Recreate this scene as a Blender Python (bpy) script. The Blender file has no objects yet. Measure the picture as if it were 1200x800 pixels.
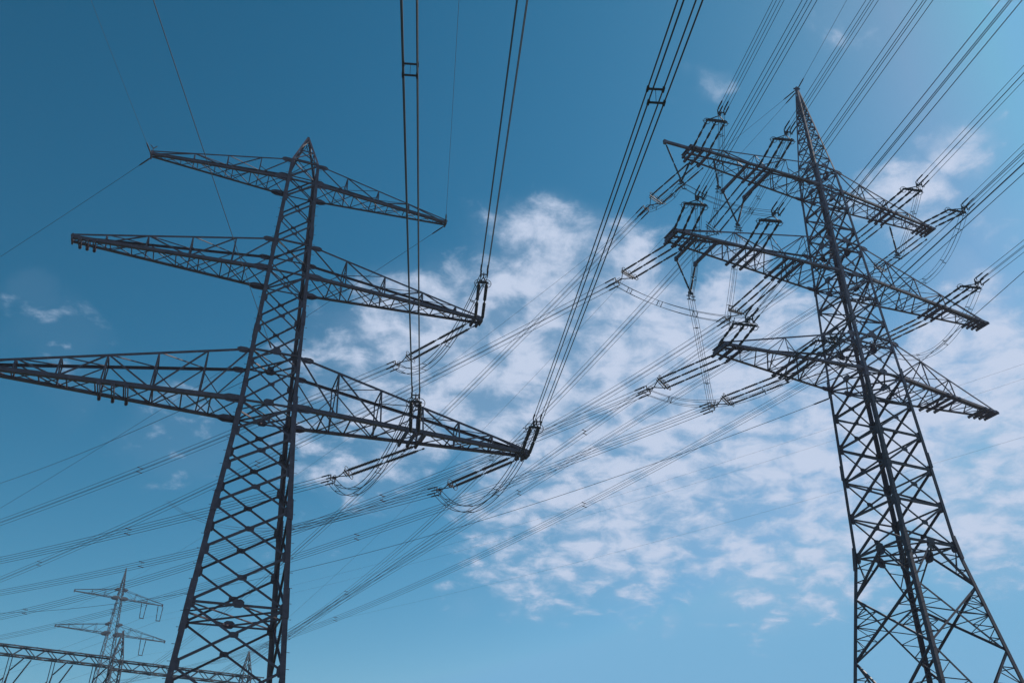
import bpy, math, random
from mathutils import Vector, Matrix
random.seed(7)
R = math.radians
sc = bpy.context.scene
COL = sc.collection

# ------------------------------------------------------------------ materials
def new_mat(name):
    m = bpy.data.materials.new(name); m.use_nodes = True
    nt = m.node_tree
    return m, nt, nt.nodes['Principled BSDF']

def metal_mat(name, c0, c1, rough, metallic, scale=3.0, fleck=None, upper=None):
    m, nt, b = new_mat(name)
    tc = nt.nodes.new('ShaderNodeTexCoord')
    n = nt.nodes.new('ShaderNodeTexNoise'); n.inputs['Scale'].default_value = scale
    n.inputs['Detail'].default_value = 6
    nt.links.new(tc.outputs['Object'], n.inputs['Vector'])
    r = nt.nodes.new('ShaderNodeValToRGB')
    r.color_ramp.elements[0].position = .35; r.color_ramp.elements[0].color = (*c0, 1)
    r.color_ramp.elements[1].position = .68; r.color_ramp.elements[1].color = (*c1, 1)
    nt.links.new(n.outputs['Fac'], r.inputs['Fac'])
    col = r.outputs['Color']
    if fleck:                                            # flaking zinc and a little rust
        for fc, sc_, p0, p1 in (((fleck, fleck * .9, fleck * .93), 5.5, .60, .68), ((.1, .055, .045), 1.1, .64, .85)):
            n2 = nt.nodes.new('ShaderNodeTexNoise'); n2.inputs['Scale'].default_value = sc_; n2.inputs['Detail'].default_value = 9; n2.inputs['Roughness'].default_value = .7
            nt.links.new(tc.outputs['Object'], n2.inputs['Vector'])
            m2 = nt.nodes.new('ShaderNodeMapRange'); m2.inputs['From Min'].default_value = p0; m2.inputs['From Max'].default_value = p1; m2.inputs['To Max'].default_value = .75
            nt.links.new(n2.outputs['Fac'], m2.inputs['Value'])
            mx = nt.nodes.new('ShaderNodeMix'); mx.data_type = 'RGBA'; nt.links.new(m2.outputs['Result'], mx.inputs['Factor'])
            nt.links.new(col, mx.inputs['A']); mx.inputs['B'].default_value = (*fc, 1); col = mx.outputs['Result']
    if upper:                                            # bare zinc on the upper sections, dark coating below
        sx = nt.nodes.new('ShaderNodeSeparateXYZ'); nt.links.new(tc.outputs['Object'], sx.inputs[0])
        m3 = nt.nodes.new('ShaderNodeMapRange'); m3.inputs['From Min'].default_value = 29.7; m3.inputs['From Max'].default_value = 29.9
        nt.links.new(sx.outputs[2], m3.inputs['Value'])
        m4 = nt.nodes.new('ShaderNodeMix'); m4.data_type = 'RGBA'; m4.blend_type = 'MULTIPLY'; m4.inputs['Factor'].default_value = 1
        nt.links.new(col, m4.inputs['A']); m4.inputs['B'].default_value = (*upper, 1)
        m5 = nt.nodes.new('ShaderNodeMix'); m5.data_type = 'RGBA'; nt.links.new(m3.outputs['Result'], m5.inputs['Factor'])
        nt.links.new(col, m5.inputs['A']); nt.links.new(m4.outputs['Result'], m5.inputs['B']); col = m5.outputs['Result']
    nt.links.new(col, b.inputs['Base Color'])
    mr = nt.nodes.new('ShaderNodeMapRange')
    mr.inputs['To Min'].default_value = rough - .1; mr.inputs['To Max'].default_value = rough + .15
    nt.links.new(n.outputs['Fac'], mr.inputs['Value'])
    nt.links.new(mr.outputs['Result'], b.inputs['Roughness'])
    b.inputs['Metallic'].default_value = metallic
    return m

STEEL = metal_mat('weathered_galvanised_steel', (.057, .03, .042), (.112, .068, .087), .5, .0, 2.2, .24)
STEEL2 = metal_mat('darker_galvanised_steel', (.036, .021, .029), (.068, .045, .056), .56, .0, 2.2, .14, (2.6, 2.7, 2.7))
WIRE = metal_mat('weathered_aluminium_wire', (.05, .045, .055), (.075, .07, .08), .55, .3, 6)
CERAMIC = metal_mat('brown_glazed_porcelain', (.018, .013, .016), (.03, .022, .026), .6, 0, 9)
FITTING = metal_mat('dark_iron_fitting', (.04, .034, .042), (.07, .058, .066), .7, .15, 9)
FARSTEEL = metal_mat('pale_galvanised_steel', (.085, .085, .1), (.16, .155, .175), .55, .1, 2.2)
CONCRETE = metal_mat('footing_concrete', (.24, .23, .21), (.36, .35, .32), .85, 0, 4)

# ------------------------------------------------------------------ mesh builder
class MB:
    def __init__(s): s.v = []; s.f = []; s.sm = []
    def add(s, vs, fs, smooth=False):
        o = len(s.v); s.v += [tuple(p) for p in vs]
        s.f += [tuple(i + o for i in f) for f in fs]; s.sm += [smooth] * len(fs)
    def prism(s, prof, P, Q, X, Y):
        n = len(prof)
        vs = [P + X * a + Y * b for a, b in prof] + [Q + X * a + Y * b for a, b in prof]
        fs = [(i, (i + 1) % n, n + (i + 1) % n, n + i) for i in range(n)]
        fs += [tuple(range(n - 1, -1, -1)), tuple(range(n, 2 * n))]
        s.add(vs, fs)
    def angle(s, P, Q, w, xh, yh=None, t=None, flip=False):
        """L-section steel angle from P to Q: one flange towards xh, the other towards yh"""
        P = Vector(P); Q = Vector(Q); d = (Q - P)
        if d.length < 1e-5: return
        d.normalize(); X = Vector(xh); X = X - d * X.dot(d)
        if X.length < 1e-4: X = d.orthogonal()
        X.normalize(); Y = d.cross(X)
        if yh is not None and Y.dot(Vector(yh)) < 0: Y = -Y
        t = t or max(.012, w * .12); c = .22 * w
        prof = [(-c, -c), (w - c, -c), (w - c, t - c), (t - c, t - c), (t - c, w - c), (-c, w - c)]
        s.prism(prof, P, Q, X, Y)
    def bar(s, P, Q, w, h, up=(0, 0, 1)):
        P = Vector(P); Q = Vector(Q); d = (Q - P)
        if d.length < 1e-5: return
        d.normalize(); X = d.cross(Vector(up))
        if X.length < 1e-4: X = d.orthogonal()
        X.normalize(); Y = X.cross(d)
        w /= 2; h /= 2
        s.prism([(-w, -h), (w, -h), (w, h), (-w, h)], P, Q, X, Y)
    def plate(s, c, X, Y, a, b, t=.02):
        """octagonal gusset plate"""
        c = Vector(c); X = Vector(X).normalized(); Y = Vector(Y); Y = (Y - X * Y.dot(X)).normalized(); N = X.cross(Y)
        k = .5
        prof = [(a, -b * k), (a, b * k), (a * k, b), (-a * k, b), (-a, b * k), (-a, -b * k), (-a * k, -b), (a * k, -b)]
        s.prism(prof, c - N * t / 2, c + N * t / 2, X, Y)
    def tube(s, path, r, n=6, caps=True, closed=False):
        path = [Vector(p) for p in path]; m = len(path); rings = []
        ref = None
        for i, p in enumerate(path):
            if closed: d = path[(i + 1) % m] - path[i - 1]
            else: d = path[min(i + 1, m - 1)] - path[max(i - 1, 0)]
            d.normalize()
            if ref is None: ref = d.orthogonal().normalized()
            X = (ref - d * ref.dot(d)).normalized(); ref = X; Y = d.cross(X)
            rr = r[i] if isinstance(r, (list, tuple)) else r
            rings.append([p + X * (rr * math.cos(2 * math.pi * k / n)) + Y * (rr * math.sin(2 * math.pi * k / n)) for k in range(n)])
        vs = [q for g in rings for q in g]; fs = []
        for i in range(m if closed else m - 1):
            j = (i + 1) % m
            for k in range(n):
                fs.append((i * n + k, i * n + (k + 1) % n, j * n + (k + 1) % n, j * n + k))
        s.add(vs, fs, True)
        if caps and not closed:
            s.add(rings[0][::-1], [tuple(range(n))]); s.add(rings[-1], [tuple(range(n))])
    def build(s, name, mat, parent=None):
        me = bpy.data.meshes.new(name); me.from_pydata(s.v, [], s.f); me.materials.append(mat)
        me.polygons.foreach_set('use_smooth', s.sm); me.update()
        o = bpy.data.objects.new(name, me); COL.objects.link(o)
        if parent is not None: o.parent = parent
        return o

def tag(o, label=None, cat=None, group=None, kind=None):
    if label: o['label'] = label
    if cat: o['category'] = cat
    if group: o['group'] = group
    if kind: o['kind'] = kind
    return o

def thing(name, label, cat, loc=(0, 0, 0), rz=0, group=None):
    o = bpy.data.objects.new(name, None); COL.objects.link(o)
    o.location = loc; o.rotation_euler = (0, 0, rz); o.empty_display_size = .5
    return tag(o, label, cat, group)

def copy_tree(o, parent=None):
    c = o.copy(); COL.objects.link(c)
    if parent is not None: c.parent = parent
    for ch in list(o.children): copy_tree(ch, c)
    return c

# ------------------------------------------------------------------ lattice pylons
V = Vector
class Frame:
    """tapering square body: profile of (z, half width), depth ratio"""
    def __init__(s, prof, dr): s.p = prof; s.dr = dr
    def w(s, z):
        p = s.p
        for (z0, w0), (z1, w1) in zip(p, p[1:]):
            if z <= z1: return w0 + (w1 - w0) * (z - z0) / (z1 - z0)
        return p[-1][1]
    def c(s, z, su, sv): b = s.w(z); return V((su * b, sv * b * s.dr, z))

CORN = [(-1, -1), (1, -1), (1, 1), (-1, 1)]
FACES = [((-1, -1), (1, -1), V((0, -1, 0))), ((1, -1), (1, 1), V((1, 0, 0))),
         ((1, 1), (-1, 1), V((0, 1, 0))), ((-1, 1), (-1, -1), V((-1, 0, 0)))]

def legs(root, fr, zs_w, mat, bolts=None, splices=()):
    for (su, sv) in CORN:
        mb = MB()
        for (z0, z1, w) in zs_w:
            mb.angle(fr.c(z0, su, sv), fr.c(z1, su, sv), w, (-su, 0, 0), (0, -sv, 0), t=w * .11)
        for z, h, w in splices:                         # splice cover plates
            p, q = fr.c(z - h, su, sv), fr.c(z + h, su, sv)
            mb.angle(p + V((su, sv, 0)) * .03, q + V((su, sv, 0)) * .03, w * 1.12, (-su, 0, 0), (0, -sv, 0), t=w * .12)
        leg = mb.build('leg', mat, root)
        if bolts and (su, sv) in bolts:
            z0, z1, st = bolts[(su, sv)]; sb = MB(); z = z0; k = 0
            while z < z1:
                p = fr.c(z, su, sv)
                d = V((su, 0, 0)) if k % 2 else V((0, sv, 0))
                sb.tube([p, p + d * .2], .014, 5); sb.tube([p + d * .2, p + d * .222], .026, 5)
                z += st; k += 1
            tag(sb.build('step_bolts', mat, leg), kind='stuff')

def face_bracing(root, fr, zs, mat, wfun, horiz=(), gus=.0, extra=None, plates=True):
    for fi, (a, b, nrm) in enumerate(FACES):
        mb = MB()
        for i, (z0, z1) in enumerate(zip(zs, zs[1:])):
            w = wfun(z0)
            p0, p1 = fr.c(z0, *a), fr.c(z0, *b); q0, q1 = fr.c(z1, *a), fr.c(z1, *b)
            inn = -nrm
            mb.angle(p0 + inn * .02, q1 + inn * .02, w, (q0 - p0), inn, t=w * .12)
            mb.angle(p1 + inn * (.03 + w * .3), q0 + inn * (.03 + w * .3), w, -(q0 - p0), inn, t=w * .12)
            if z0 in horiz:
                mb.angle(p0 + inn * .01, p1 + inn * .01, w, (0, 0, 1), inn, t=w * .12)
            if plates:
                wa, wb = fr.w(z0), fr.w(z1); s = wa / (wa + wb); X = (p0 + (q1 - p0) * s)
                mb.plate(X + inn * .05, (p1 - p0), (0, 0, 1), w * 2.0, w * 1.2)
                for P, sg in ((p0, 1), (p1, -1)):
                    mb.plate(P + (p1 - p0).normalized() * sg * w * 1.5 + inn * .025, (p1 - p0), (q0 - p0), w * 1.6, w * 2.5)
            if extra: extra(mb, z0, z1, p0, p1, q0, q1, inn, w)
        mb.build('face_bracing', mat, root)

def redundants(mb, z0, z1, p0, p1, q0, q1, inn, w):
    """secondary members of a tall X panel"""
    if z1 - z0 < 3.2: return
    s2 = w * .5
    wa = (p1 - p0).length; wb = (q1 - q0).length; s = wa / (wa + wb)
    X = p0 + (q1 - p0) * s
    for (A, B) in ((p0, q0), (p1, q1)):
        C = A + (B - A) * s
        mb.angle(C + inn * .06, X + inn * .06, s2 * 1.2, (0, 0, 1), inn)
        for end in (A, B):
            for f in (.33, .66):
                d = end + (X - end) * f; l = end + (C - end) * f
                mb.angle(l + inn * .05, d + inn * .05, s2, (0, 0, 1), inn)
            d1 = end + (X - end) * .33; d2 = end + (X - end) * .66
            l1 = end + (C - end) * .66
            mb.angle(l1 + inn * .05, d1 + inn * .05, s2, (0, 0, 1), inn)
            mb.angle(C + inn * .05, d2 + inn * .05, s2, (0, 0, 1), inn)

def plan_bracing(root, fr, zs, mat, w, star=False):
    for z in zs:
        mb = MB(); c = [fr.c(z, *k) for k in CORN]
        for i in range(4):
            mb.angle(c[i], c[(i + 1) % 4], w, (0, 0, 1), -c[i])
        mid = [(c[i] + c[(i + 1) % 4]) / 2 for i in range(4)]
        if star:
            for i in range(4):
                mb.angle(mid[i] + V((0, 0, .03)), mid[(i + 1) % 4] + V((0, 0, .03)), w * .8, (0, 0, 1))
                mb.plate(mid[i] + V((0, 0, .1)), c[(i + 1) % 4] - c[i], (0, 0, 1), .3, .22)
        mb.angle(c[0] - V((0, 0, .03)), c[2] - V((0, 0, .03)), w * .8, (0, 0, 1))
        mb.angle(c[1] - V((0, 0, .06)), c[3] - V((0, 0, .06)), w * .8, (0, 0, 1))
        mb.build('plan_bracing', mat, root)

def crossarm(root, fr, sg, zb, zt, L, tv, mat, n, posts, cw=.2, bw=.085, plates=(), tip=.3, aframe=True, xbottom=True, plate_h=.22, endh=.42):
    b = fr.w(zb); d = b * fr.dr; bt = fr.w(zt); dt = bt * fr.dr
    def CB(f, sv): return V((sg * (b + (L - b) * f), sv * (d + (tv - d) * f), zb))
    def CT(f, sv): return V((sg * (bt + (L - bt) * f), sv * (dt + (tv * .6 - dt) * f), zt + (zb + tip - zt) * f))
    mb = MB()
    fs = [1 - (1 - i / n) ** 1.12 for i in range(n + 1)]
    for i in range(n):
        f0, f1 = fs[i], fs[i + 1]; k = bw * (1 - .35 * f0)
        up = V((0, 0, .02))
        if i % 2 == 0 or xbottom: mb.angle(CB(f0, -1) + up, CB(f1, 1) + up, k, (sg, 0, 0), (0, 0, 1))
        if i % 2 == 1 or xbottom: mb.angle(CB(f0, 1) + up * 2.6, CB(f1, -1) + up * 2.6, k, (-sg, 0, 0), (0, 0, 1))
        if i: mb.angle(CB(f0, -1) + up * 4, CB(f0, 1) + up * 4, k * .9, (sg, 0, 0), (0, 0, 1))
    pf = [0] + list(posts) + [1]
    for j in range(1, len(pf) - 1):
        f = pf[j]; k = bw * .85
        for sv in (-1, 1):
            mb.angle(CB(f, sv), CT(f, sv), k, (sg, 0, 0), (0, -sv, 0))
            o = V((0, -sv * .03, 0))
            if j % 2: mb.angle(CT(pf[j - 1], sv) + o, CB(f, sv) + o, k, (0, 0, 1), (0, -sv, 0)) if j == 1 else mb.angle(CB(pf[j - 1], sv) + o, CT(f, sv) + o, k, (0, 0, 1), (0, -sv, 0))
            if j % 2: mb.angle(CT(f, sv) + o, CB(pf[j + 1], sv) + o, k, (0, 0, 1), (0, -sv, 0))
            fm = (f + pf[j - 1]) / 2
            mb.angle(CB(fm, sv) + o * 2, CB(f, sv) + (CT(f, sv) - CB(f, sv)) * .5 + o * 2, k * .6, (0, 0, 1), (0, -sv, 0)) if j < 3 else None
        mb.angle(CT(f, -1), CT(f, 1), k * .9, (sg, 0, 0), (0, 0, 1))
        if aframe: mb.angle(CT(f, -1), CB(f, 1), k * .8, (sg, 0, 0), (0, 0, 1))
        if j > 1: mb.angle(CT(pf[j - 1], 1), CT(f, -1), k * .7, (0, 0, 1))
    arm = mb.build('crossarm', mat, root)
    for sv in (-1, 1):
        m2 = MB(); m2.angle(CB(-.0, sv), CB(1, sv), cw, (0, -sv, 0), (0, 0, 1), t=cw * .12)
        m2.plate(CB(.03, sv) + V((0, -sv * .02, .05)), (sg, 0, 0), (0, 0, 1), .62 if endh > .3 else .4, .26 if endh > .3 else .17)
        m2.build('chord', mat, arm)
        m3 = MB(); m3.angle(CT(0, sv), CT(1, sv), cw * .62, (0, -sv, 0), (0, 0, -1), t=cw * .08)
        m3.plate(CT(.03, sv) + V((0, -sv * .02, -.03)), (sg, 0, 0), (0, 0, 1), .38, .2)
        m3.build('chord', mat, arm)
    for (u0, cnt, sp) in plates:
        for i in range(cnt):
            f = (abs(u0) + (i - (cnt - 1) / 2) * sp - b) / (L - b)
            p, q = CB(f, -1), CB(f, 1)
            m4 = MB()
            e = V((0, .14, 0))
            m4.bar(p - e + V((0, 0, -.11)), q + e + V((0, 0, -.11)), .05, plate_h)
            m4.bar(p - e + V((sg * .13, 0, -.11)), q + e + V((sg * .13, 0, -.11)), .04, plate_h)
            for P, s in ((p - e, -1), (q + e, 1)):
                m4.plate(P + V((sg * .07, s * .05, -.11)), (sg, 0, 0), (0, 0, 1), .1, plate_h * .8, .03)
            m4.build('attachment_plate', mat, arm)
    m5 = MB(); m5.bar(CB(1, -1) - V((0, .08, 0)) + V((0, 0, .05)), CB(1, 1) + V((0, .08, .05)), .1, endh)
    m5.bar(CB(1, -1) + V((-sg * .02, 0, .2)), CB(1, 1) + V((-sg * .02, 0, .2)), .3, .05)
    m5.build('end_plate', mat, arm)
    return arm

def level_list(z0, z1, ratio, fr, fixed=None):
    """panel levels from z0 to z1, panel height about ratio * body width"""
    zs = [z0]; z = z0
    while z < z1:
        z += ratio * 2 * fr.w(z); zs.append(z)
    n = len(zs) - 1
    if (zs[-1] - z1) > (z1 - zs[-2]) and n > 1: zs = zs[:-1]
    k = (z1 - z0) / (zs[-1] - z0)
    return [z0 + (q - z0) * k for q in zs]

# ---- the left pylon
LX, LY, LR = -15.10, 49.30, .364
LF = Frame([(0, 3.573), (26.51, 1.608), (44.37, 1.023), (46.21, .963), (49.27, .07)], .937)
left = thing('lattice_pylon', 'large dark steel lattice pylon with short pointed top and wide lowest crossarm', 'pylon', (LX, LY, 0), LR, 'high voltage pylons')
legs(left, LF, [(0, 26.6, .29), (26.6, 46.2, .22), (46.2, 49.3, .13)], STEEL,
     bolts={(-1, -1): (2.5, 46, .42), (1, -1): (2.5, 46, .42)}, splices=[(5.5, .7, .31), (14.7, .8, .31), (20, .6, .31), (26.6, .7, .25), (33, .5, .22), (40, .5, .22)])
zL = level_list(0, 26.51, .56, LF)
zL2 = level_list(26.51, 36.33, .78, LF)
zL3 = level_list(36.33, 46.21, .95, LF)
ZL = zL + zL2[1:] + zL3[1:]
face_bracing(left, LF, ZL, STEEL, lambda z: .125 if z < 26 else (.1 if z < 36 else .085), horiz=())
def nearest(zs, z): return min(zs, key=lambda q: abs(q - z))
plan_bracing(left, LF, [nearest(zL, 15.6)], STEEL, .11, True)
plan_bracing(left, LF, [26.51, 30.1], STEEL, .11, True)
plan_bracing(left, LF, [36.33, 38.88, 44.37, 46.21], STEEL, .1)
mb = MB()
for a, b, nrm in FACES:
    for f0, f1 in ((0, .45), (.45, .9)):
        z0, z1 = 46.21 + 3.06 * f0, 46.21 + 3.06 * f1
        mb.angle(LF.c(z0, *a), LF.c(z1, *b), .06, (0, 0, 1), -nrm); mb.angle(LF.c(z0, *b), LF.c(z1, *a), .06, (0, 0, 1), -nrm)
        mb.angle(LF.c(z1, *a), LF.c(z1, *b), .06, (0, 0, 1), -nrm)
mb.bar((0, 0, 49.1), (0, 0, 49.42), .16, .16, (0, 1, 0))
mb.build('peak', STEEL, left)
for sg, L, pl in ((1, 17.25, [(9.19, 3, .55), (16.75, 2, .4)]), (-1, 16.51, [(8.6, 3, .75)])):
    crossarm(left, LF, sg, 26.51, 30.1, L, .28, STEEL, 10, (.16, .34, .52, .68, .83), .25, .1, pl, plate_h=.2)
for sg, L, pl in ((1, 13.77, [(13.3, 2, .4)]), (-1, 13.14, [(12.2, 3, .42)])):
    crossarm(left, LF, sg, 36.33, 38.88, L, .26, STEEL, 9, (.2, .42, .64, .84), .21, .085, pl, plate_h=.2)
for sg, L in ((1, 10.81), (-1, 10.06)):
    crossarm(left, LF, sg, 44.37, 46.21, L, .16, STEEL, 8, (.22, .46, .7), .16, .07, ())

mb = MB(); mb.bar((-10.05, 0, 44.5), (-10.05, 0, 45.0), .05, .05, (0, 1, 0)); mb.bar((-10.05, 0, 44.98), (-9.85, 0, 45.25), .05, .05, (0, 1, 0)); mb.bar((-10.05, 0, 44.98), (-10.27, 0, 45.25), .05, .05, (0, 1, 0))
mb.build('tip_spike', FARSTEEL, left)
# ---- the right pylon
RX, RY, RR = 23.573, 52.78, .4109
RF = Frame([(0, 4.511), (18.94, 1.952), (30.43, 1.60), (46.69, .99), (48.8, .93), (58.15, .06)], 1.054)
right = thing('lattice_pylon', 'dark steel lattice pylon with tall pointed top and three similar crossarms seen cornerwise', 'pylon', (RX, RY, 0), RR, 'high voltage pylons')
legs(right, RF, [(0, 18.94, .24), (18.94, 30.4, .22), (30.4, 48.8, .19), (48.8, 58.2, .12)], STEEL2,
     bolts={(-1, -1): (2.5, 57, .42)}, splices=[(9, .6, .24), (18.9, .7, .24), (24.5, .5, .22), (30.5, .6, .22), (38.5, .5, .2), (46.7, .5, .19)])
ZR0 = [0, 6.4, 12.9, 16.5]
ZR1 = level_list(18.94, 30.43, .62, RF); ZR2 = level_list(30.43, 38.45, .72, RF)
ZR3 = level_list(38.45, 46.69, .8, RF); ZR4 = level_list(46.69, 57.4, .85, RF)
ZR = ZR1 + ZR2[1:] + ZR3[1:] + ZR4[1:]
face_bracing(right, RF, ZR, STEEL2, lambda z: .15 if z < 18 else (.12 if z < 30 else (.1 if z < 46 else .06)), horiz=set(ZR[1:]))
def knee(root, fr, z0, z1, mat, w):
    """inverted V from the middle of the waist strut down to the legs, with its small struts, and the X panels below"""
    for a, b, nrm in FACES:
        mb = MB(); inn = -nrm
        p0, p1, q0, q1 = fr.c(z0, *a), fr.c(z0, *b), fr.c(z1, *a), fr.c(z1, *b); mid = (q0 + q1) / 2
        for P, Q in ((p0, q0), (p1, q1)):
            mb.angle(mid + inn * .03, P + inn * .03, w, (0, 0, 1), inn)
            for f in (.4, .75):
                d = P + (mid - P) * f; l = P + (Q - P) * f
                mb.angle(l + inn * .05, d + inn * .05, w * .45, (0, 0, 1), inn)
            mb.angle(Q + inn * .05, P + (mid - P) * .4 + inn * .05, w * .45, (0, 0, 1), inn)
        mb.plate(mid + inn * .05 + V((0, 0, -.1)), (q1 - q0), (0, 0, 1), .32, .26)
        for z_, z2_ in zip(ZR0, ZR0[1:]):
            a0, a1, b0, b1 = fr.c(z_, *a), fr.c(z_, *b), fr.c(z2_, *a), fr.c(z2_, *b)
            mb.angle(a0 + inn * .02, b1 + inn * .02, w, (b0 - a0), inn); mb.angle(a1 + inn * .08, b0 + inn * .08, w, -(b0 - a0), inn)
            redundants(mb, z_, z2_, a0, a1, b0, b1, inn, w * .8)
        mb.build('face_bracing', mat, root)
knee(right, RF, 16.5, 18.94, STEEL2, .12)
plan_bracing(right, RF, [18.94], STEEL2, .12, True)
plan_bracing(right, RF, [30.43, 33.25], STEEL2, .11, True)
plan_bracing(right, RF, [38.45, 41.46, 46.69, 48.8], STEEL2, .1, True)
mb = MB(); mb.bar((0, 0, 57.9), (0, 0, 58.35), .2, .2, (0, 1, 0)); mb.bar((-.25, .1, 58.2), (.25, -.1, 58.2), .08, .12); mb.build('peak', STEEL2, right)
crossarm(right, RF, -1, 46.69, 48.8, 12.0, .62, STEEL2, 8, (.25, .5, .75), .16, .07, [(11.1, 3, .6), (5.9, 3, .6)], plate_h=.13, endh=.16)
crossarm(right, RF, 1, 46.69, 48.8, 10.9, .36, STEEL2, 8, (.25, .5, .75), .16, .07, [(10.1, 4, .4), (5.9, 3, .6)], plate_h=.13, endh=.16)
crossarm(right, RF, -1, 38.45, 41.46, 14.3, .62, STEEL2, 9, (.2, .42, .64), .17, .075, [(13.6, 3, .6), (8.5, 3, .6), (5.1, 3, .6)], plate_h=.13, endh=.16)
crossarm(right, RF, 1, 38.45, 41.46, 13.6, .36, STEEL2, 9, (.2, .42, .64), .17, .075, [(12.7, 4, .45), (8.55, 3, .6)], plate_h=.13, endh=.16)
crossarm(right, RF, -1, 30.43, 33.25, 11.6, .62, STEEL2, 8, (.28, .55), .17, .075, [(10.95, 3, .6), (5.9, 3, .6)], plate_h=.13, endh=.16)
crossarm(right, RF, 1, 30.43, 33.25, 11.5, .36, STEEL2, 8, (.28, .55), .17, .075, [(10.6, 4, .45), (6.5, 3, .6)], plate_h=.13, endh=.16)
# brackets that carry the hanging jumper insulators
for P, Q in (((-11.2, -.4, 46.72), (-14.05, -.26, 46.72)), ((-7.33, -.7, 46.63), (-7.33, 2.4, 46.63)), ((-5.4, -.8, 46.63), (-5.4, 2.4, 46.63)),
             ((-12.68, -.6, 38.39), (-12.68, 1.9, 38.39)), ((-11.15, -.65, 38.39), (-11.15, 1.9, 38.39))):
    mb = MB(); mb.bar(P, Q, .16, .2); mb.bar(V(Q) + V((0, 0, .12)), V(Q) - V((0, 0, .2)), .2, .2, (0, 1, 0)); mb.build('bracket', STEEL2, right)
for rt, fr in ((left, LF), (right, RF)):
    for su, sv in CORN:
        c = fr.c(0, su, sv); mb = MB()
        mb.prism([(.6 * math.cos(a * math.pi / 6), .6 * math.sin(a * math.pi / 6)) for a in range(12)], c + V((0, 0, -1)), c + V((0, 0, .35)), V((1, 0, 0)), V((0, 1, 0)))
        mb.build('footing', CONCRETE, rt)

def world_of(side, p):
    X, Y, r = (LX, LY, LR) if side == 'L' else (RX, RY, RR)
    return V((X + p[0] * math.cos(r) - p[1] * math.sin(r), Y + p[0] * math.sin(r) + p[1] * math.cos(r), p[2]))

# ------------------------------------------------------------------ insulators
def rod_mesh(mb, P, Q, rs=.075, rc=.038, pitch=.11, n=8, halves=2):
    """long-rod insulators in series: sheds on a core, metal caps between"""
    P = V(P); Q = V(Q); L = (Q - P).length; d = (Q - P) / L
    seg = L / halves
    for h in range(halves):
        a = P + d * (seg * h); pts = [a]; rad = [.03]
        pts += [a + d * .06, a + d * .07, a + d * .2, a + d * .21]; rad += [.03, .055, .055, rc]
        s = .24
        while s < seg - .28:
            pts += [a + d * s, a + d * (s + .012), a + d * (s + pitch * .55), a + d * (s + pitch * .6)]
            rad += [rc, rs, rc * 1.3, rc]; s += pitch
        pts += [a + d * (seg - .21), a + d * (seg - .2), a + d * (seg - .07), a + d * (seg - .06), a + d * seg]
        rad += [rc, .055, .055, .03, .03]
        mb.tube(pts, rad, n)

def ring(mb, c, axis, r, t=.018, n=14):
    axis = V(axis).normalized(); X = axis.orthogonal().normalized(); Y = axis.cross(X)
    mb.tube([V(c) + X * (r * math.cos(2 * math.pi * i / n)) + Y * (r * math.sin(2 * math.pi * i / n)) for i in range(n)], t, 5, closed=True)

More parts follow.
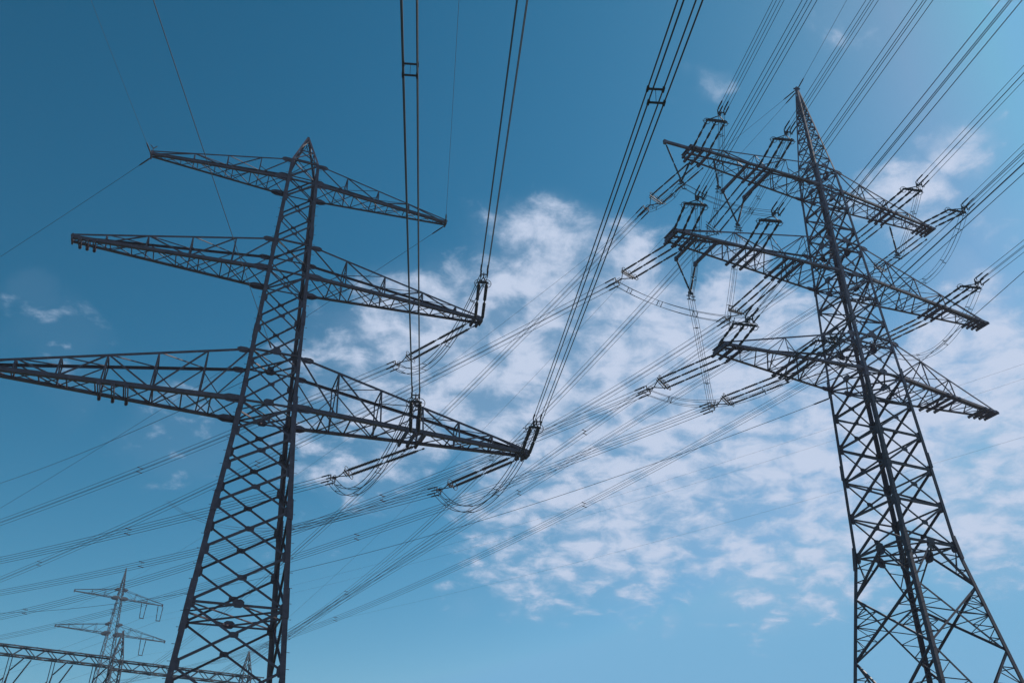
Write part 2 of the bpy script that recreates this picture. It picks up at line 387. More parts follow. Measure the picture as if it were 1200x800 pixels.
ROD_CACHE = {}
HB = .21                       # half spacing of the four-wire bundle
def tension_set(label, group, S, Y, lat, count, sp, daz, slope, rings=True):
    """parallel tension insulators from S (on the crossarm) to the yoke Y, clamps beyond it; returns the four wire starts"""
    S = V(S); Y = V(Y); t = thing('insulator_string', label, 'insulator string', S, 0, group)
    D = Y - S; L = D.length; d = D / L
    lat = V(lat); lat = (lat - d * lat.dot(d)).normalized()
    offs = [(i - (count - 1) / 2) * sp for i in range(count)]
    key = (round(L, 1), count)
    Lr = round(L, 1)
    if key not in ROD_CACHE:
        m = MB(); rod_mesh(m, (.35, 0, 0), (Lr - .15, 0, 0), halves=2 if count == 2 else 3, rs=.115 if count == 2 else .085, rc=.062 if count == 2 else .046)
        me = m.build('insulator', CERAMIC); ROD_CACHE[key] = me.data; bpy.data.objects.remove(me)
    up = d.cross(lat).normalized()
    if up.z < 0: up = -up
    rot = Matrix((d, lat, d.cross(lat))).transposed().to_4x4()
    for o in offs:
        i = bpy.data.objects.new('insulator', ROD_CACHE[key]); COL.objects.link(i); i.parent = t
        i.matrix_local = Matrix.Translation(lat * o) @ rot
        m = MB(); m.tube([V((0, 0, 0)), V((.36, 0, 0))], .03, 6); m.plate((.05, 0, 0), (1, 0, 0), (0, 0, 1), .1, .07, .03)
        m.build('shackle', FITTING, i)
        if rings:
            m = MB(); ring(m, (Lr - .25, 0, 0), (1, 0, 0), .3 if count == 2 else .22, .022)
            m.bar((Lr - .25, -.32, 0), (Lr - .25, .32, 0), .02, .02)
            m.build('grading_ring', FITTING, i)
    w = offs[-1]
    m = MB()
    a, b = d * (L - .1), d * (L + .05)
    m.bar(a + lat * (-w - .12), a + lat * (w + .12), .07, .1, up)
    m.bar(b + lat * (-w - .02), b + lat * (w + .02), .05, .06, up)
    m.bar(a - lat * w, d * (L + .55), .045, .05); m.bar(a + lat * w, d * (L + .55), .045, .05)
    m.build('yoke_plate', FITTING, t)
    hd = V((math.sin(daz), math.cos(daz), slope)).normalized()
    hl = V((math.cos(daz), -math.sin(daz), 0)); hu = hl.cross(hd)
    if hu.z < 0: hu = -hu
    c0 = d * (L + .55); c1 = d * (L + .95)
    m = MB(); m.bar(c0, c1, .07, .07)
    m.bar(c1 - hl * HB, c1 + hl * HB, .05, .07, hu)
    for s in (-1, 1): m.bar(c1 + hl * (HB * s) - hu * HB, c1 + hl * (HB * s) + hu * HB, .05, .06, hl)
    ring(m, c1 - hd * .12, hl, .2, .02, 12)
    m.build('bundle_yoke', FITTING, t)
    starts = []
    for sl in (-1, 1):
        for su in (-1, 1):
            p = c1 + hl * (HB * sl) + hu * (HB * su)
            m = MB(); m.tube([p, p + hd * .12, p + hd * .15, p + hd * .85, p + hd * .9], [.028, .028, .048, .048, .02], 7)
            m.bar(p + hd * .2, p + hd * .2 - hu * .14, .04, .04, hd)   # jumper lug
            m.build('wire_clamp', FITTING, t)
            starts.append(S + p + hd * .85)
    return starts, S + c1 + hd * .1, hl, hu, hd

def span_bundle(label, group, starts, hl, daz, m0, k, T, r, spacers):
    ctr = sum(starts, V()) / 4
    t = thing('conductor_bundle', label, 'power line', ctr, 0, group)
    hd = V((math.sin(daz), math.cos(daz), 0))
    def off(x): return hd * x + V((0, 0, m0 * x + k * x * x))
    n = 44
    xs = [T * (i / n) ** 1.25 for i in range(n + 1)]
    for s in starts:
        m = MB(); m.tube([s - ctr + off(x) for x in xs], r, 5); m.build('wire', WIRE, t)
    offs = [s - ctr for s in starts]
    for x in spacers:
        m = MB(); q = [o + off(x) for o in offs]
        m.bar(q[0], q[2], .045, .045); m.bar(q[1], q[3], .045, .045); m.bar((q[0] + q[2]) / 2, (q[1] + q[3]) / 2, .012, .012)
        for p in q: m.bar(p - hd * .09, p + hd * .09, .06, .06)
        m.build('spacer', FITTING, t)
    return t

def catmull(pts, n=10):
    pts = [V(p) for p in pts]; P = [pts[0] * 2 - pts[1]] + pts + [pts[-1] * 2 - pts[-2]]; out = []
    for i in range(1, len(P) - 2):
        a, b, c, d = P[i - 1], P[i], P[i + 1], P[i + 2]
        for j in range(n):
            t = j / n
            out.append(.5 * ((2 * b) + (c - a) * t + (2 * a - 5 * b + 4 * c - d) * t * t + (3 * b - a - 3 * c + d) * t ** 3))
    out.append(pts[-1]); return out

def jumper(label, group, pts, r=.016, h=.17, nsp=3, lat=None):
    """four slack wires along a path, tied by spacers"""
    path = catmull(pts); c = path[0].copy(); path = [p - c for p in path]
    t = thing('jumper_cable', label, 'jumper cable', c, 0, group)
    chord = path[-1] - path[0]
    lat = V(lat) if lat is not None else chord.cross(V((0, 0, 1)))
    if lat.length < .2: lat = V((1, 0, 0))
    lat.normalize()
    rows = []
    fr = []
    for i, p in enumerate(path):
        d = (path[min(i + 1, len(path) - 1)] - path[max(i - 1, 0)]).normalized()
        X = (lat - d * lat.dot(d)).normalized(); fr.append((X, d.cross(X)))
    for a in (-1, 1):
        for b in (-1, 1):
            m = MB(); row = [p + X * (h * a) + Y * (h * b) for p, (X, Y) in zip(path, fr)]
            m.tube(row, r, 5); m.build('wire', WIRE, t); rows.append(row)
    for j in range(nsp):
        i = int(len(path) * (j + .5) / nsp); m = MB(); q = [rw[i] for rw in rows]
        for a, b, k in ((0, 2, .032), (1, 3, .032), (0, 3, .015)): m.bar(q[a], q[b], k, k)
        m.build('spacer', FITTING, t)
    return t

# name, pylon, attachment on the crossarm (pylon frame), yoke (world), azimuth, slope and curvature of the span
SPANS = [
 ('LN_botin','L',(9.19,-0.90,26.39),(-5.57,46.20,25.78),174.71,-0.1335,0.00040),
 ('LN_mid','L',(13.52,-0.27,36.21),(-1.89,48.31,35.67),174.42,-0.1224,0.00040),
 ('LN_bot','L',(16.96,-0.27,26.39),(1.39,49.54,25.76),175.85,-0.2059,0.00040),
 ('LA_mid','L',(13.25,0.29,36.21),(-7.61,56.85,34.84),-54.44,-0.0337,0.00047),
 ('LA_botin','L',(10.20,0.82,26.39),(-11.03,55.49,25.23),-54.72,0.0348,0.00049),
 ('LA_bot','L',(16.59,0.30,26.39),(-4.33,58.54,25.62),-54.10,0.0183,0.00050),
 ('R_TLo_N','R',(-11.35,-0.64,46.57),(13.72,43.79,45.63),172.66,-0.1078,0.00040),
 ('R_TLi_N','R',(-5.85,-0.84,46.57),(18.55,45.36,45.43),172.50,-0.1137,0.00040),
 ('R_MLo_N','R',(-13.85,-0.65,38.33),(11.19,42.52,37.35),172.73,-0.1276,0.00040),
 ('R_MLi_N','R',(-8.53,-0.95,38.33),(16.22,44.28,37.50),172.16,-0.0987,0.00040),
 ('R_BLo_N','R',(-11.46,-0.64,30.31),(13.31,43.44,29.25),170.24,-0.0656,0.00039),
 ('R_BLi_N','R',(-6.22,-1.20,30.31),(18.49,45.07,29.09),171.08,-0.1043,0.00040),
 ('R_TRi_N','R',(5.68,-0.84,46.57),(29.18,50.22,45.13),171.86,-0.1079,0.00040),
 ('R_TRo_N','R',(9.98,-0.66,46.57),(33.17,52.24,44.80),171.98,-0.1011,0.00040),
 ('R_MR_N','R',(8.44,-0.93,38.33),(31.68,51.15,37.18),171.34,-0.1093,0.00040),
 ('R_TLo_A','R',(-10.75,0.64,46.57),(10.77,52.23,45.83),-36.69,-0.2440,0.00090),
 ('R_TLi_A','R',(-5.98,0.84,46.57),(15.10,53.78,44.20),-29.58,-0.2024,0.00120),
 ('R_MLo_A','R',(-13.48,0.66,38.33),(8.05,51.16,38.20),-51.96,-0.1053,0.00051),
 ('R_MLi_A','R',(-5.12,1.15,38.33),(16.48,55.61,38.01),-35.90,-0.0572,0.00187),
 ('R_BLo_A','R',(-10.96,0.69,30.31),(9.69,51.37,29.70),-55.38,-0.1257,0.00106),
 ('R_BLi_A','R',(-5.64,1.26,30.31),(14.44,54.20,29.92),-51.62,-0.0692,0.00063),
 ('R_TRi_A','R',(6.13,0.82,46.57),(26.37,59.41,45.83),-44.44,-0.2258,0.00005),
 ('R_TRo_A','R',(10.62,0.63,46.57),(30.57,61.03,45.83),-49.08,-0.2384,0.00012),
 ('R_MR_A','R',(8.68,0.92,38.33),(29.45,60.99,38.92),-45.65,-0.2013,0.00105),
]
PLACE = {
 'LN_botin': "the middle of the left pylon's lowest right arm", 'LN_mid': "the right tip of the left pylon's middle arm",
 'LN_bot': "the right tip of the left pylon's lowest arm", 'R_TLo': "the left tip of the right pylon's top arm",
 'R_TLi': "halfway along the right pylon's left top arm", 'R_MLo': "the left tip of the right pylon's middle arm",
 'R_MLi': "halfway along the right pylon's left middle arm", 'R_BLo': "the left tip of the right pylon's lowest arm",
 'R_BLi': "halfway along the right pylon's left lowest arm", 'R_TRi': "halfway along the right pylon's right top arm",
 'R_TRo': "the right tip of the right pylon's top arm", 'R_MR': "halfway along the right pylon's right middle arm"}
for k in ('mid', 'botin', 'bot'): PLACE['LA_' + k] = PLACE['LN_' + k]
CL = {}
for nm, side, at, yk, az, m0, k in SPANS:
    base = nm if side == 'L' else nm[:-2]
    near = nm.startswith('LN') or nm.endswith('_N')
    r = LR if side == 'L' else RR
    lat = (math.cos(r), math.sin(r), 0)
    num, sp = (2, .5) if side == 'L' else (3, .6)
    word = 'double' if num == 2 else 'triple'
    pl = PLACE[base]
    lab = f"{word} insulator string {'rising' if near else 'slanting down-left'} from {pl}"
    grp = 'tension insulator strings on the left pylon' if side == 'L' else 'tension insulator strings on the right pylon'
    st, cl, hl, hu, hd = tension_set(lab, grp, world_of(side, at), yk, lat, num, sp, R(az), m0)
    CL[nm] = (cl, hl, hu, hd)
    T = 320 if near else (150 if k > .0008 else 200)
    sps = [22 + 4 * (hash_i % 5) for hash_i in [len(CL) * 3]] + [70 + 3 * (len(CL) % 4), 118, 165]
    if nm == 'LN_botin': sps = [26, 62, 110, 160]
    if nm == 'LN_bot': sps = [31, 66, 115, 165]
    if nm == 'LN_mid': sps = [41, 80, 120]
    lab = f"four-wire bundle {'running up overhead' if near else 'stretching down-left'} from {pl}"
    span_bundle(lab, 'four-wire conductor bundles', st, hl, R(az), m0, k, T, (.022 if near else .017) if side == 'L' else .0165, [x for x in sps if x < T - 10])

# ---- hanging insulators that carry the jumper cables of the right pylon
def hang(label, tops, bottom):
    B = world_of('R', bottom); t = thing('hanging_insulator', label, 'insulator', B, 0, 'hanging jumper insulators on the right pylon')
    for p in tops:
        P = world_of('R', p) - B; m = MB(); e = V((0, 0, .12)) if len(tops) > 1 else V((0, 0, .15))
        d = (P - e).normalized()
        rod_mesh(m, P - d * .1, e, rs=.08, rc=.045, halves=2); m.build('insulator', CERAMIC, t)
    m = MB(); m.plate((0, 0, .05), (math.cos(RR), math.sin(RR), 0), (0, 0, 1), .2, .12, .03)
    for s in (-1, 1):
        q = V((math.cos(RR), math.sin(RR), 0)) * (.17 * s)
        m.bar(q + V((0, 0, .05)), q - V((0, 0, .5)), .035, .035, (0, 1, 0))
        m.tube([q + V((-.15, 0, -.18)), q + V((.15, 0, -.18))], .035, 6); m.tube([q + V((-.15, 0, -.48)), q + V((.15, 0, -.48))], .035, 6)
    m.build('jumper_clamp', FITTING, t)
    return B - V((0, 0, .33))
V1 = hang("V-shaped insulator pair hanging from the left tip of the right pylon's top arm", [(-14.01, -.26, 46.57), (-11.42, .6, 46.57)], (-12.57, .37, 43.95))
V2 = hang("V-shaped insulator pair hanging halfway along the right pylon's left top arm", [(-7.33, 2.4, 46.57), (-5.4, 2.4, 46.57)], (-6.45, 2.4, 43.6))
V3 = hang("V-shaped insulator pair hanging from the left of the right pylon's middle arm", [(-12.68, 1.9, 38.3), (-11.15, 1.9, 38.3)], (-11.85, 1.9, 35.7))
S1 = hang("single insulator hanging from right pylon's top arm beside its left end plates", [(-10.07, -.36, 46.57)], (-10.0, -.36, 43.8))
S2 = hang("single insulator hanging from the right pylon's right top arm", [(7.2, .62, 46.62)], (7.2, .62, 43.86))

# ---- jumper cables
def clampside(n):
    cl, hl, hu, hd = CL[n]; return cl - hu * .15
def droop(a, b, s, n=7):
    return [a + (b - a) * (i / n) - V((0, 0, 4 * s * (i / n) * (1 - i / n))) for i in range(n + 1)]
JG1 = 'jumper cables under the left pylon'; JG2 = 'jumper cables on the right pylon'
lnl = (math.cos(LR), math.sin(LR), 0)
for a, b, s, lab in (('LA_mid', 'LN_mid', 2.7, "slack jumper cables looping under the right tip of the left pylon's middle arm"),
                  ('LA_botin', 'LN_botin', 2.7, "slack jumper cables looping under the middle of the left pylon's lowest right arm"),
                  ('LA_bot', 'LN_bot', 2.9, "slack jumper cables looping under the right tip of the left pylon's lowest arm")):
    jumper(lab, JG1, droop(clampside(a), clampside(b), s), .023, .2, 4, lnl)
def seg(a, b, s): return droop(a, b, s, 4)
def chain(*parts):
    out = []
    for p in parts: out += p if not out else p[1:]
    return out
rl = (math.cos(RR), math.sin(RR), 0)
c = clampside
jumper("jumper cables from the right pylon's top left V insulator across to its middle arm", JG2, chain(seg(c('R_TLo_A'), V1, .35), seg(V1, c('R_MLi_N'), .5)), .014, .15, 4, (0, 0, 1))
jumper("jumper cables dropping steeply past the left end of the right pylon's top arm", JG2, chain(seg(c('R_TLo_N'), S1, .2), seg(S1, c('R_TLi_A'), .6)), .014, .15, 4, rl)
jumper("jumper cables dropping from right pylon's middle left V insulator to its lowest arm", JG2, chain(seg(c('R_MLo_N'), V3, .4), seg(V3, c('R_BLi_A'), .2)), .014, .15, 4, rl)
jumper("nearly level jumper cables from the right pylon's middle arm to its lowest left tip", JG2, droop(c('R_MLo_A'), c('R_BLo_N'), .7, 6), .014, .17, 4, (0, 0, 1))
jumper("jumper cables dropping from the V insulator halfway along the left top arm", JG2, chain(seg(c('R_TLi_N'), V2, .5), seg(V2, c('R_MLi_A'), .3)), .014, .15, 5, rl)
jumper("jumper cables sagging below the right pylon's lowest left arm", JG2, droop(c('R_BLo_A'), c('R_BLi_N'), 2.2, 8), .014, .17, 4, (0, 0, 1))
jumper("jumper cables on the single insulator of the right pylon's right top arm", JG2, chain(seg(c('R_TRi_N'), S2, .3), seg(S2, c('R_TRi_A'), .4)), .014, .15, 3, rl)
jumper("jumper cables looping below the right tip of the right pylon's top arm", JG2, droop(c('R_TRo_N'), c('R_TRo_A'), 3.4, 8), .014, .17, 5, rl)
jumper("jumper cables looping below the right end of the right pylon's middle arm", JG2, droop(c('R_MR_N'), c('R_MR_A'), 3.0, 8), .014, .17, 4, rl)

# ---- earth wires
def earth_wire(label, S, az, m0, k, T, r=.014, clamp=True):
    S = V(S); hd = V((math.sin(R(az)), math.cos(R(az)), 0))
    t = thing('earth_wire', label, 'earth wire', S, 0, 'single earth wires')
    n = 40; m = MB(); m.tube([hd * (T * (i / n) ** 1.2) + V((0, 0, m0 * T * (i / n) ** 1.2 + k * (T * (i / n) ** 1.2) ** 2)) for i in range(n + 1)], r, 5); m.build('wire', WIRE, t)
    d = (hd + V((0, 0, m0))).normalized(); m = MB(); m.tube([V((0, 0, 0)), d * .15, d * .2, d * 1.1, d * 1.3], [.03, .03, .05, .05, .02], 6); m.build('wire_clamp', FITTING, t)
earth_wire("single wire slanting down-left from the left tip of the left pylon's top arm", world_of('L', (-10.06, .16, 44.3)), -55.75, -.051, .00062, 170)
earth_wire("single wire slanting down-left from the right tip of the left pylon's top arm", world_of('L', (10.8, .16, 44.3)), -52.5, -.151, .00044, 170)
earth_wire("faint single wire running overhead from the left tip of the left pylon's top arm", world_of('L', (-10.06, -.16, 44.3)), 173.31, -.099, .0004, 320, .009)
earth_wire("single wire running overhead from the right tip of the left pylon's top arm", world_of('L', (10.8, -.16, 44.3)), 174.28, -.12, .0004, 320, .011)
earth_wire("single wire running overhead from the left pylon's body above the lowest arm", world_of('L', (-.34, -1.45, 30.33)), 174.4, -.111, .0004, 320, .016)
earth_wire("single wire slanting down-left from the left pylon's body above the lowest arm", world_of('L', (-.83, 1.45, 29.81)), -45.7, .103, .00072, 170, .018)
earth_wire("single wire running overhead from the pointed top of the right pylon", world_of('R', (0, -.1, 58.1)), 174.2, -.089, .0004, 320)
earth_wire("upper of the two thin wires slanting down-left from the right pylon's pointed top", world_of('R', (0, .1, 58.2)), -40.03, -.134, .00057, 190, .012)
earth_wire("lower of the two thin wires slanting down-left from the right pylon's pointed top", world_of('R', (0, .1, 57.95)), -31.14, -.204, .00053, 190, .012)
earth_wire("single wire running up-right from the right pylon's body beside the lowest arm", world_of('R', (1.6, -1.65, 30.43)), 171.25, -.03, .00039, 320, .018)
earth_wire("single wire slanting down-left from the right pylon's body below the lowest left arm", world_of('R', (-1.6, 1.65, 29.9)), -58.14, -.153, .00148, 150, .018)

# ------------------------------------------------------------------ far pylon
FX, FY, FR_ = -67.85, 155.9, R(39)
FF = Frame([(0, 2.7), (30.8, 1.05), (38.7, .72), (46.3, .42), (50.1, .05)], 1.0)
far = thing('lattice_pylon', 'small distant grey lattice pylon with two crossarms beyond the substation gantry', 'pylon', (FX, FY, 0), FR_, 'high voltage pylons')
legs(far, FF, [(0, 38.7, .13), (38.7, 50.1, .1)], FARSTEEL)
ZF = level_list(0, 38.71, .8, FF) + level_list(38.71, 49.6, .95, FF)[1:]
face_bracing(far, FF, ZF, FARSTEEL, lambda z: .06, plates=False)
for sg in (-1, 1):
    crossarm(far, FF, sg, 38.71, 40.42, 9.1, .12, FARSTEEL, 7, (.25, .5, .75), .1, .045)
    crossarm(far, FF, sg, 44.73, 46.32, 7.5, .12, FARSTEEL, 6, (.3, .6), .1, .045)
def far_w(p):
    return V((FX + p[0] * math.cos(FR_) - p[1] * math.sin(FR_), FY + p[0] * math.sin(FR_) + p[1] * math.cos(FR_), p[2]))
for u, z, lab in ((7.2, 44.65, 'suspension insulator pair at the right tip of the distant pylon\'s upper arm'), (4.3, 44.65, 'suspension insulator pair halfway out on the distant pylon\'s upper right arm'), (5.4, 38.6, 'suspension insulator pair hanging from the distant pylon\'s lower right arm')):
    P = far_w((u, 0, z)); t = thing('hanging_insulator', lab, 'insulator', P, FR_, 'suspension insulators on the distant pylon')
    for s in (-1, 1):
        m = MB(); rod_mesh(m, (.45 * s, 0, 0), (.32 * s, 0, -2.5), rs=.09, rc=.05, halves=2, n=6); m.build('insulator', CERAMIC, t)
    m = MB(); m.bar((-.4, 0, -2.55), (.4, 0, -2.55), .1, .12); m.build('yoke_plate', FITTING, t)
    for az, sd, T in ((FR_ and -51 + 180, 'right', 190), (-51, 'left', 150)):
        hd = V((math.sin(R(az)), math.cos(R(az)), 0)); n = 24
        m = MB(); m.tube([P + V((0, 0, -2.6)) + hd * (T * i / n) + V((0, 0, -.06 * T * i / n + .0004 * (T * i / n) ** 2)) for i in range(n + 1)], .007 if sd == 'right' else .014, 4)
        o = m.build('power_line', WIRE)
        where = {7.2: "upper arm tip", 4.3: "upper arm middle", 5.4: "lower arm"}[u]
        tag(o, f"thin far wire leading {sd} from the distant pylon's {where}", 'power line', 'thin wires of the distant pylon')

# ------------------------------------------------------------------ substation gantry
G0 = V((-40.35, 73.08, 0)); G1 = V((-23.84, 84.91, 0)); gd = (G1 - G0).normalized(); gl = (G1 - G0).length
gn = V((-gd.y, gd.x, 0))
gan = thing('substation_gantry', 'steel substation gantry with lattice beams and pointed columns behind the left pylon', 'gantry', G0)
def beam(s0, s1, z, dn):
    m = MB(); n = int((s1 - s0) / .8); h = .75; w = .8
    pts = {}
    for a in (0, 1):
        for b in (0, 1):
            P = gd * s0 + gn * (dn + w * a) + V((0, 0, z + h * b)); Q = gd * s1 + gn * (dn + w * a) + V((0, 0, z + h * b))
            m.angle(P, Q, .11, gn * (1 - 2 * a), (0, 0, 1 - 2 * b)); pts[a, b] = (P, Q)
    for i in range(n):
        f0, f1 = i / n, (i + 1) / n
        L = lambda k, f: pts[k][0] + (pts[k][1] - pts[k][0]) * f
        for k0, k1 in (((0, 0), (0, 1)), ((1, 0), (1, 1)), ((0, 0), (1, 0)), ((0, 1), (1, 1))):
            if i % 2: k0, k1 = k1, k0
            m.angle(L(k0, f0), L(k1, f1), .07, (0, 0, 1))
    return m
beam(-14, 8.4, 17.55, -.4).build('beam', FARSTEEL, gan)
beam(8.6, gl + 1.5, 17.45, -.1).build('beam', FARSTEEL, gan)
for s, top in ((-11.5, 20.6), (8.9, 20.6), (gl - .2, 20.3)):
    ff = Frame([(0, 1.05), (17.4, .42), (18.4, .38), (top, .04)], 1.0)
    m = MB(); o = gd * s
    rz = Matrix.Rotation(math.atan2(gd.y, gd.x), 4, 'Z')
    for su, sv in CORN:
        m.angle(ff.c(0, su, sv), ff.c(18.4, su, sv), .095, (-su, 0, 0), (0, -sv, 0)); m.angle(ff.c(18.4, su, sv), ff.c(top, su, sv), .065, (-su, 0, 0), (0, -sv, 0))
    zz = level_list(0, 18.4, .9, ff) + level_list(18.4, top - .2, 1.2, ff)[1:]
    for a, b, nrm in FACES:
        for z0, z1 in zip(zz, zz[1:]):
            m.angle(ff.c(z0, *a), ff.c(z1, *b), .048, (0, 0, 1), -nrm); m.angle(ff.c(z0, *b), ff.c(z1, *a), .048, (0, 0, 1), -nrm)
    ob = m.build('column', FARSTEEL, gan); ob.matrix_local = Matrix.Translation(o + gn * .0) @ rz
for i, (s, lab) in enumerate(((.9, 'leftmost insulator set hanging under the substation gantry beam'), (4.05, 'middle one of three insulator sets hanging under the substation gantry beam'), (7.2, 'insulator set under the gantry beam nearest the pointed column'))):
    P = G0 + gd * s + V((0, 0, 17.5)); t = thing('hanging_insulator', lab, 'insulator', P, math.atan2(gd.y, gd.x), 'insulator sets under the gantry')
    for a, b in (((1.0, -.4, 0), (.15, -.2, -1.1)), ((1.6, .4, 0), (.1, .1, -3.2)), ((.15, -.2, -1.1), (-.1, -.1, -3.3)), ((-.1, -.3, -1.6), (-1.3, -.5, -3.2))):
        m = MB(); rod_mesh(m, a, b, rs=.075, rc=.045, halves=1, n=6); m.build('insulator', CERAMIC, t)
    for x in (-.12, .12):
        m = MB(); m.bar((x, -.2, .05), (x, -.2, -3.6), .06, .06, (0, 1, 0)); m.build('hanger_rod', FARSTEEL, t)

# ------------------------------------------------------------------ ground
m = MB(); n = 24; S = 410
vs = [(-S + 2 * S * i / n, -S + 2 * S * j / n, 0) for j in range(n + 1) for i in range(n + 1)]
m.add(vs, [(j * (n + 1) + i, j * (n + 1) + i + 1, (j + 1) * (n + 1) + i + 1, (j + 1) * (n + 1) + i) for j in range(n) for i in range(n)])
gm = metal_mat('meadow_ground', (.035, .055, .02), (.075, .085, .035), .9, 0, .6)
tag(m.build('ground', gm), kind='structure')

# ------------------------------------------------------------------ air
hz = MB(); x0, x1, y0, y1, z0, z1 = -420, 420, -420, 420, -1, 72
hz.add([(x, y, z) for z in (z0, z1) for y in (y0, y1) for x in (x0, x1)], [(0, 2, 3, 1), (4, 5, 7, 6), (0, 1, 5, 4), (2, 6, 7, 3), (0, 4, 6, 2), (1, 3, 7, 5)])
hm = bpy.data.materials.new('thin_air'); hm.use_nodes = True; hm.node_tree.nodes.clear()
ho = hm.node_tree.nodes.new('ShaderNodeOutputMaterial'); hv = hm.node_tree.nodes.new('ShaderNodeVolumePrincipled')
hv.inputs['Density'].default_value = .00052; hv.inputs['Color'].default_value = (.62, .72, .95, 1)
hm.node_tree.links.new(hv.outputs[0], ho.inputs['Volume'])
tag(hz.build('haze', hm), kind='stuff')

# ------------------------------------------------------------------ camera
cam = bpy.data.cameras.new('camera'); co = bpy.data.objects.new('camera', cam); COL.objects.link(co)
cam.sensor_width = 36; cam.lens = 1055.2886 / 1200 * 36; cam.clip_start = .1; cam.clip_end = 20000
co.location = (0, 0, 1.7)
pitch, roll = .5466, -.0015
co.matrix_world = Matrix.Translation((0, 0, 1.7)) @ Matrix.Rotation(math.pi / 2 + pitch, 4, 'X') @ Matrix.Rotation(roll, 4, 'Z')
sc.camera = co

# ------------------------------------------------------------------ sun and sky
SUN_AZ, SUN_EL = R(64), R(46)
sl = bpy.data.lights.new('sun', 'SUN'); sl.energy = 4.6; sl.angle = R(.53); sl.color = (1, .93, .84)
so = bpy.data.objects.new('sun', sl); COL.objects.link(so)
sd = V((math.sin(SUN_AZ) * math.cos(SUN_EL), math.cos(SUN_AZ) * math.cos(SUN_EL), math.sin(SUN_EL)))
so.rotation_euler = sd.to_track_quat('Z', 'Y').to_euler()

w = bpy.data.worlds.new('World'); sc.world = w; w.use_nodes = True
nt = w.node_tree; N = nt.nodes; Lk = nt.links
bg = N['Background']
def node(t, **k):
    n = N.new(t)
    for a, b in k.items(): setattr(n, a, b)
    return n
def mth(op, a, b=None, c=None, clamp=False):
    n = node('ShaderNodeMath', operation=op, use_clamp=clamp)
    for i, x in enumerate((a, b, c)):
        if x is None: continue
        if isinstance(x, (int, float)): n.inputs[i].default_value = x
        else: Lk.new(x, n.inputs[i])
    return n.outputs[0]
sky = node('ShaderNodeTexSky', sky_type='NISHITA', sun_disc=False, sun_elevation=SUN_EL, sun_rotation=SUN_AZ, altitude=100, air_density=1.0, dust_density=.6, ozone_density=2.0)
# the sky's own colour, deepened per channel: c -> b * (0.1 c) ** k
sr = node('ShaderNodeSeparateColor'); Lk.new(sky.outputs[0], sr.inputs[0])
cr = node('ShaderNodeCombineColor')
for i, (k, b) in enumerate(((2.65, 5.6), (1.46, 1.66), (1.50, 1.47))):
    Lk.new(mth('MULTIPLY', mth('POWER', mth('MINIMUM', mth('MULTIPLY', sr.outputs[i], .1), (.275, .41, .61)[i]), k), b * 10), cr.inputs[i])
tc = node('ShaderNodeTexCoord')
nrm = node('ShaderNodeVectorMath', operation='NORMALIZE'); Lk.new(tc.outputs['Generated'], nrm.inputs[0])
sep = node('ShaderNodeSeparateXYZ'); Lk.new(nrm.outputs[0], sep.inputs[0])
zc = mth('ADD', mth('MAXIMUM', sep.outputs[2], .0), .22)
comb = node('ShaderNodeCombineXYZ'); Lk.new(mth('DIVIDE', sep.outputs[0], zc), comb.inputs[0]); Lk.new(mth('DIVIDE', sep.outputs[1], zc), comb.inputs[1])
BLOBS = [(2.7,36.2,4.0,0.9), (-0.7,36.0,3.0,0.42), (-7.5,29.5,6.2,0.85), (-0.0,29.7,6.5,0.95), (8.7,29.9,7.0,1), (16.1,30.3,6.2,1), (5.8,22.6,7.2,.93), (14.8,22.0,8.0,.94), (19.5,19.8,5.4,.88), (1.1,20.6,5.0,0.66), (9.9,19.4,5.2,0.8), (30.0,26.2,6.0,1.0), (29.6,19.9,5.2,0.95), (24.8,23.8,5.5,1.0), (35,23,5,.95), (31.3,30.4,2.7,0.8), (29.3,35.9,2.8,0.78), (33.8,38.1,1.7,0.85), (35.4,33.3,2.2,0.5), (-33.1,28.8,1.8,0.37), (-30.3,27.4,2.5,0.33), (-21.4,24.1,3.2,0.42), (30.8,46.8,1.8,0.35), (15.7,45.7,1.4,0.62), (-0.0,17.7,3.6,0.7), (-13.7,18.0,3.0,0.25), (11.2,13.1,0.9,0.6), (-12.0,27.0,5.2,0.6), (39.3,44.5,1.2,0.5)]
BLOBS += [(60, 30, 14, .9), (85, 35, 16, .9), (120, 25, 14, .8), (-70, 20, 10, .4), (170, 30, 20, .8), (-130, 25, 16, .6)]
wob = node('ShaderNodeTexNoise'); wob.inputs['Scale'].default_value = 7; wob.inputs['Detail'].default_value = 5; Lk.new(nrm.outputs[0], wob.inputs['Vector'])
wv = node('ShaderNodeVectorMath', operation='MULTIPLY_ADD'); Lk.new(wob.outputs['Color'], wv.inputs[0]); wv.inputs[1].default_value = (.22, .22, .16); wv.inputs[2].default_value = (-.11, -.11, -.08)
wn = node('ShaderNodeVectorMath', operation='ADD'); Lk.new(nrm.outputs[0], wn.inputs[0]); Lk.new(wv.outputs[0], wn.inputs[1])
wd = node('ShaderNodeVectorMath', operation='NORMALIZE'); Lk.new(wn.outputs[0], wd.inputs[0])
mask = None
for az, el, r, wt in BLOBS:
    d = (math.sin(R(az)) * math.cos(R(el)), math.cos(R(az)) * math.cos(R(el)), math.sin(R(el)))
    dp = node('ShaderNodeVectorMath', operation='DOT_PRODUCT'); Lk.new(wd.outputs[0], dp.inputs[0]); dp.inputs[1].default_value = d
    mr = node('ShaderNodeMapRange', interpolation_type='SMOOTHSTEP', clamp=True)
    mr.inputs['From Min'].default_value = math.cos(R(r * 1.45)); mr.inputs['From Max'].default_value = math.cos(R(r * .35)); mr.inputs['To Max'].default_value = wt
    Lk.new(dp.outputs['Value'], mr.inputs['Value'])
    mask = mr.outputs[0] if mask is None else mth('MAXIMUM', mask, mr.outputs[0])
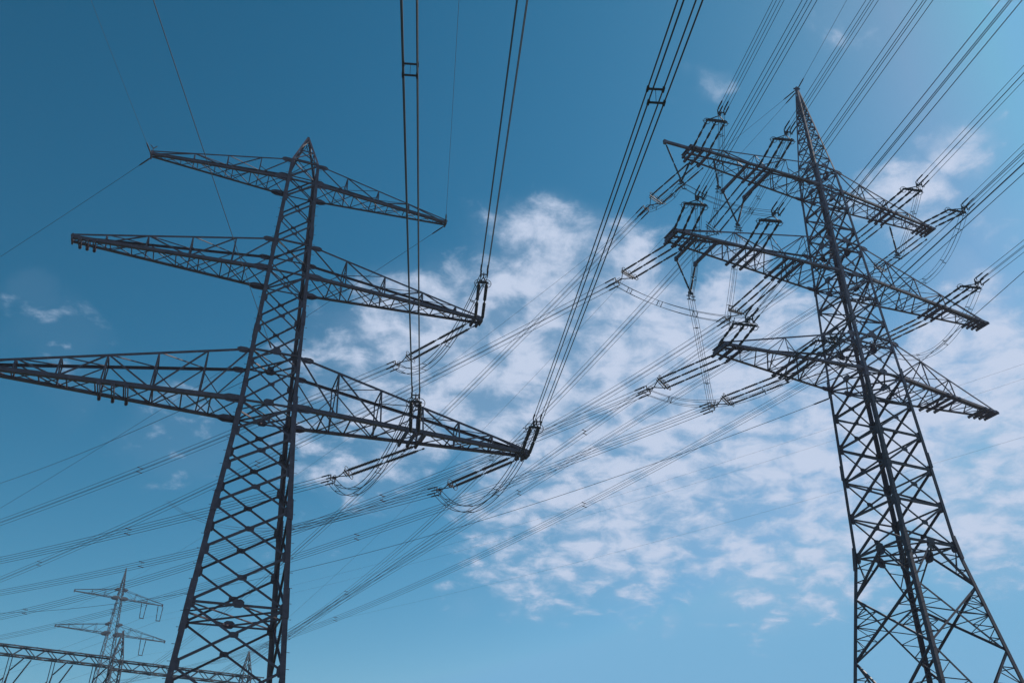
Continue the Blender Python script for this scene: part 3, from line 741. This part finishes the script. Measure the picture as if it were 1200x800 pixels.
def noise(scale, detail, rough, vec=None, dist=0, lac=2.0):
    n = node('ShaderNodeTexNoise'); n.inputs['Scale'].default_value = scale; n.inputs['Detail'].default_value = detail
    n.inputs['Roughness'].default_value = rough; n.inputs['Distortion'].default_value = dist; n.inputs['Lacunarity'].default_value = lac
    Lk.new(vec or comb.outputs[0], n.inputs['Vector']); return n.outputs['Fac']
big = noise(3.8, 4, .55, None, .3)
fine = noise(15.0, 11, .62, None, .3)
wvec = node('ShaderNodeVectorMath', operation='MULTIPLY_ADD')
wn2 = node('ShaderNodeTexNoise'); wn2.inputs['Scale'].default_value = 16; wn2.inputs['Detail'].default_value = 4; Lk.new(comb.outputs[0], wn2.inputs['Vector'])
Lk.new(wn2.outputs['Color'], wvec.inputs[0]); wvec.inputs[1].default_value = (.09, .09, .09); Lk.new(comb.outputs[0], wvec.inputs[2])
vor = node('ShaderNodeTexVoronoi', feature='SMOOTH_F1'); vor.inputs['Scale'].default_value = 14; vor.inputs['Smoothness'].default_value = .5; Lk.new(wvec.outputs[0], vor.inputs['Vector'])
f = mth('ADD', mth('MULTIPLY', mth('SUBTRACT', big, .5), 1.0), mth('MULTIPLY', mth('SUBTRACT', fine, .5), 2.1))
f = mth('ADD', f, mth('MULTIPLY', mth('SUBTRACT', .42, vor.outputs['Distance']), .5))
f = mth('ADD', f, mth('MULTIPLY', mth('SUBTRACT', mask, .60), .85))
den = node('ShaderNodeMapRange', interpolation_type='SMOOTHSTEP', clamp=True)
den.inputs['From Min'].default_value = -.24; den.inputs['From Max'].default_value = .54; den.inputs['To Max'].default_value = .93
Lk.new(f, den.inputs['Value'])
veil = mth('MULTIPLY', mth('MULTIPLY', mask, mask), .34)
alpha = mth('MULTIPLY', den.outputs[0], mth('MINIMUM', mth('MULTIPLY', mask, 3), 1.0))
alpha = mth('ADD', veil, mth('MULTIPLY', alpha, mth('SUBTRACT', 1.0, veil)))
mix = node('ShaderNodeMix', data_type='RGBA'); Lk.new(alpha, mix.inputs['Factor']); Lk.new(cr.outputs[0], mix.inputs['A'])
cc = node('ShaderNodeMix', data_type='RGBA'); Lk.new(den.outputs[0], cc.inputs['Factor'])
cc.inputs['A'].default_value = (4.1, 5.4, 7.4, 1); cc.inputs['B'].default_value = (6.0, 6.8, 8.5, 1)
Lk.new(cc.outputs['Result'], mix.inputs['B'])
Lk.new(mix.outputs['Result'], bg.inputs['Color']); bg.inputs['Strength'].default_value = .1

vs_ = sc.view_settings; vs_.view_transform = 'Standard'; vs_.look = 'None'; vs_.exposure = 0; vs_.gamma = 1; vs_.use_curve_mapping = False
sc.cycles.use_denoising = True
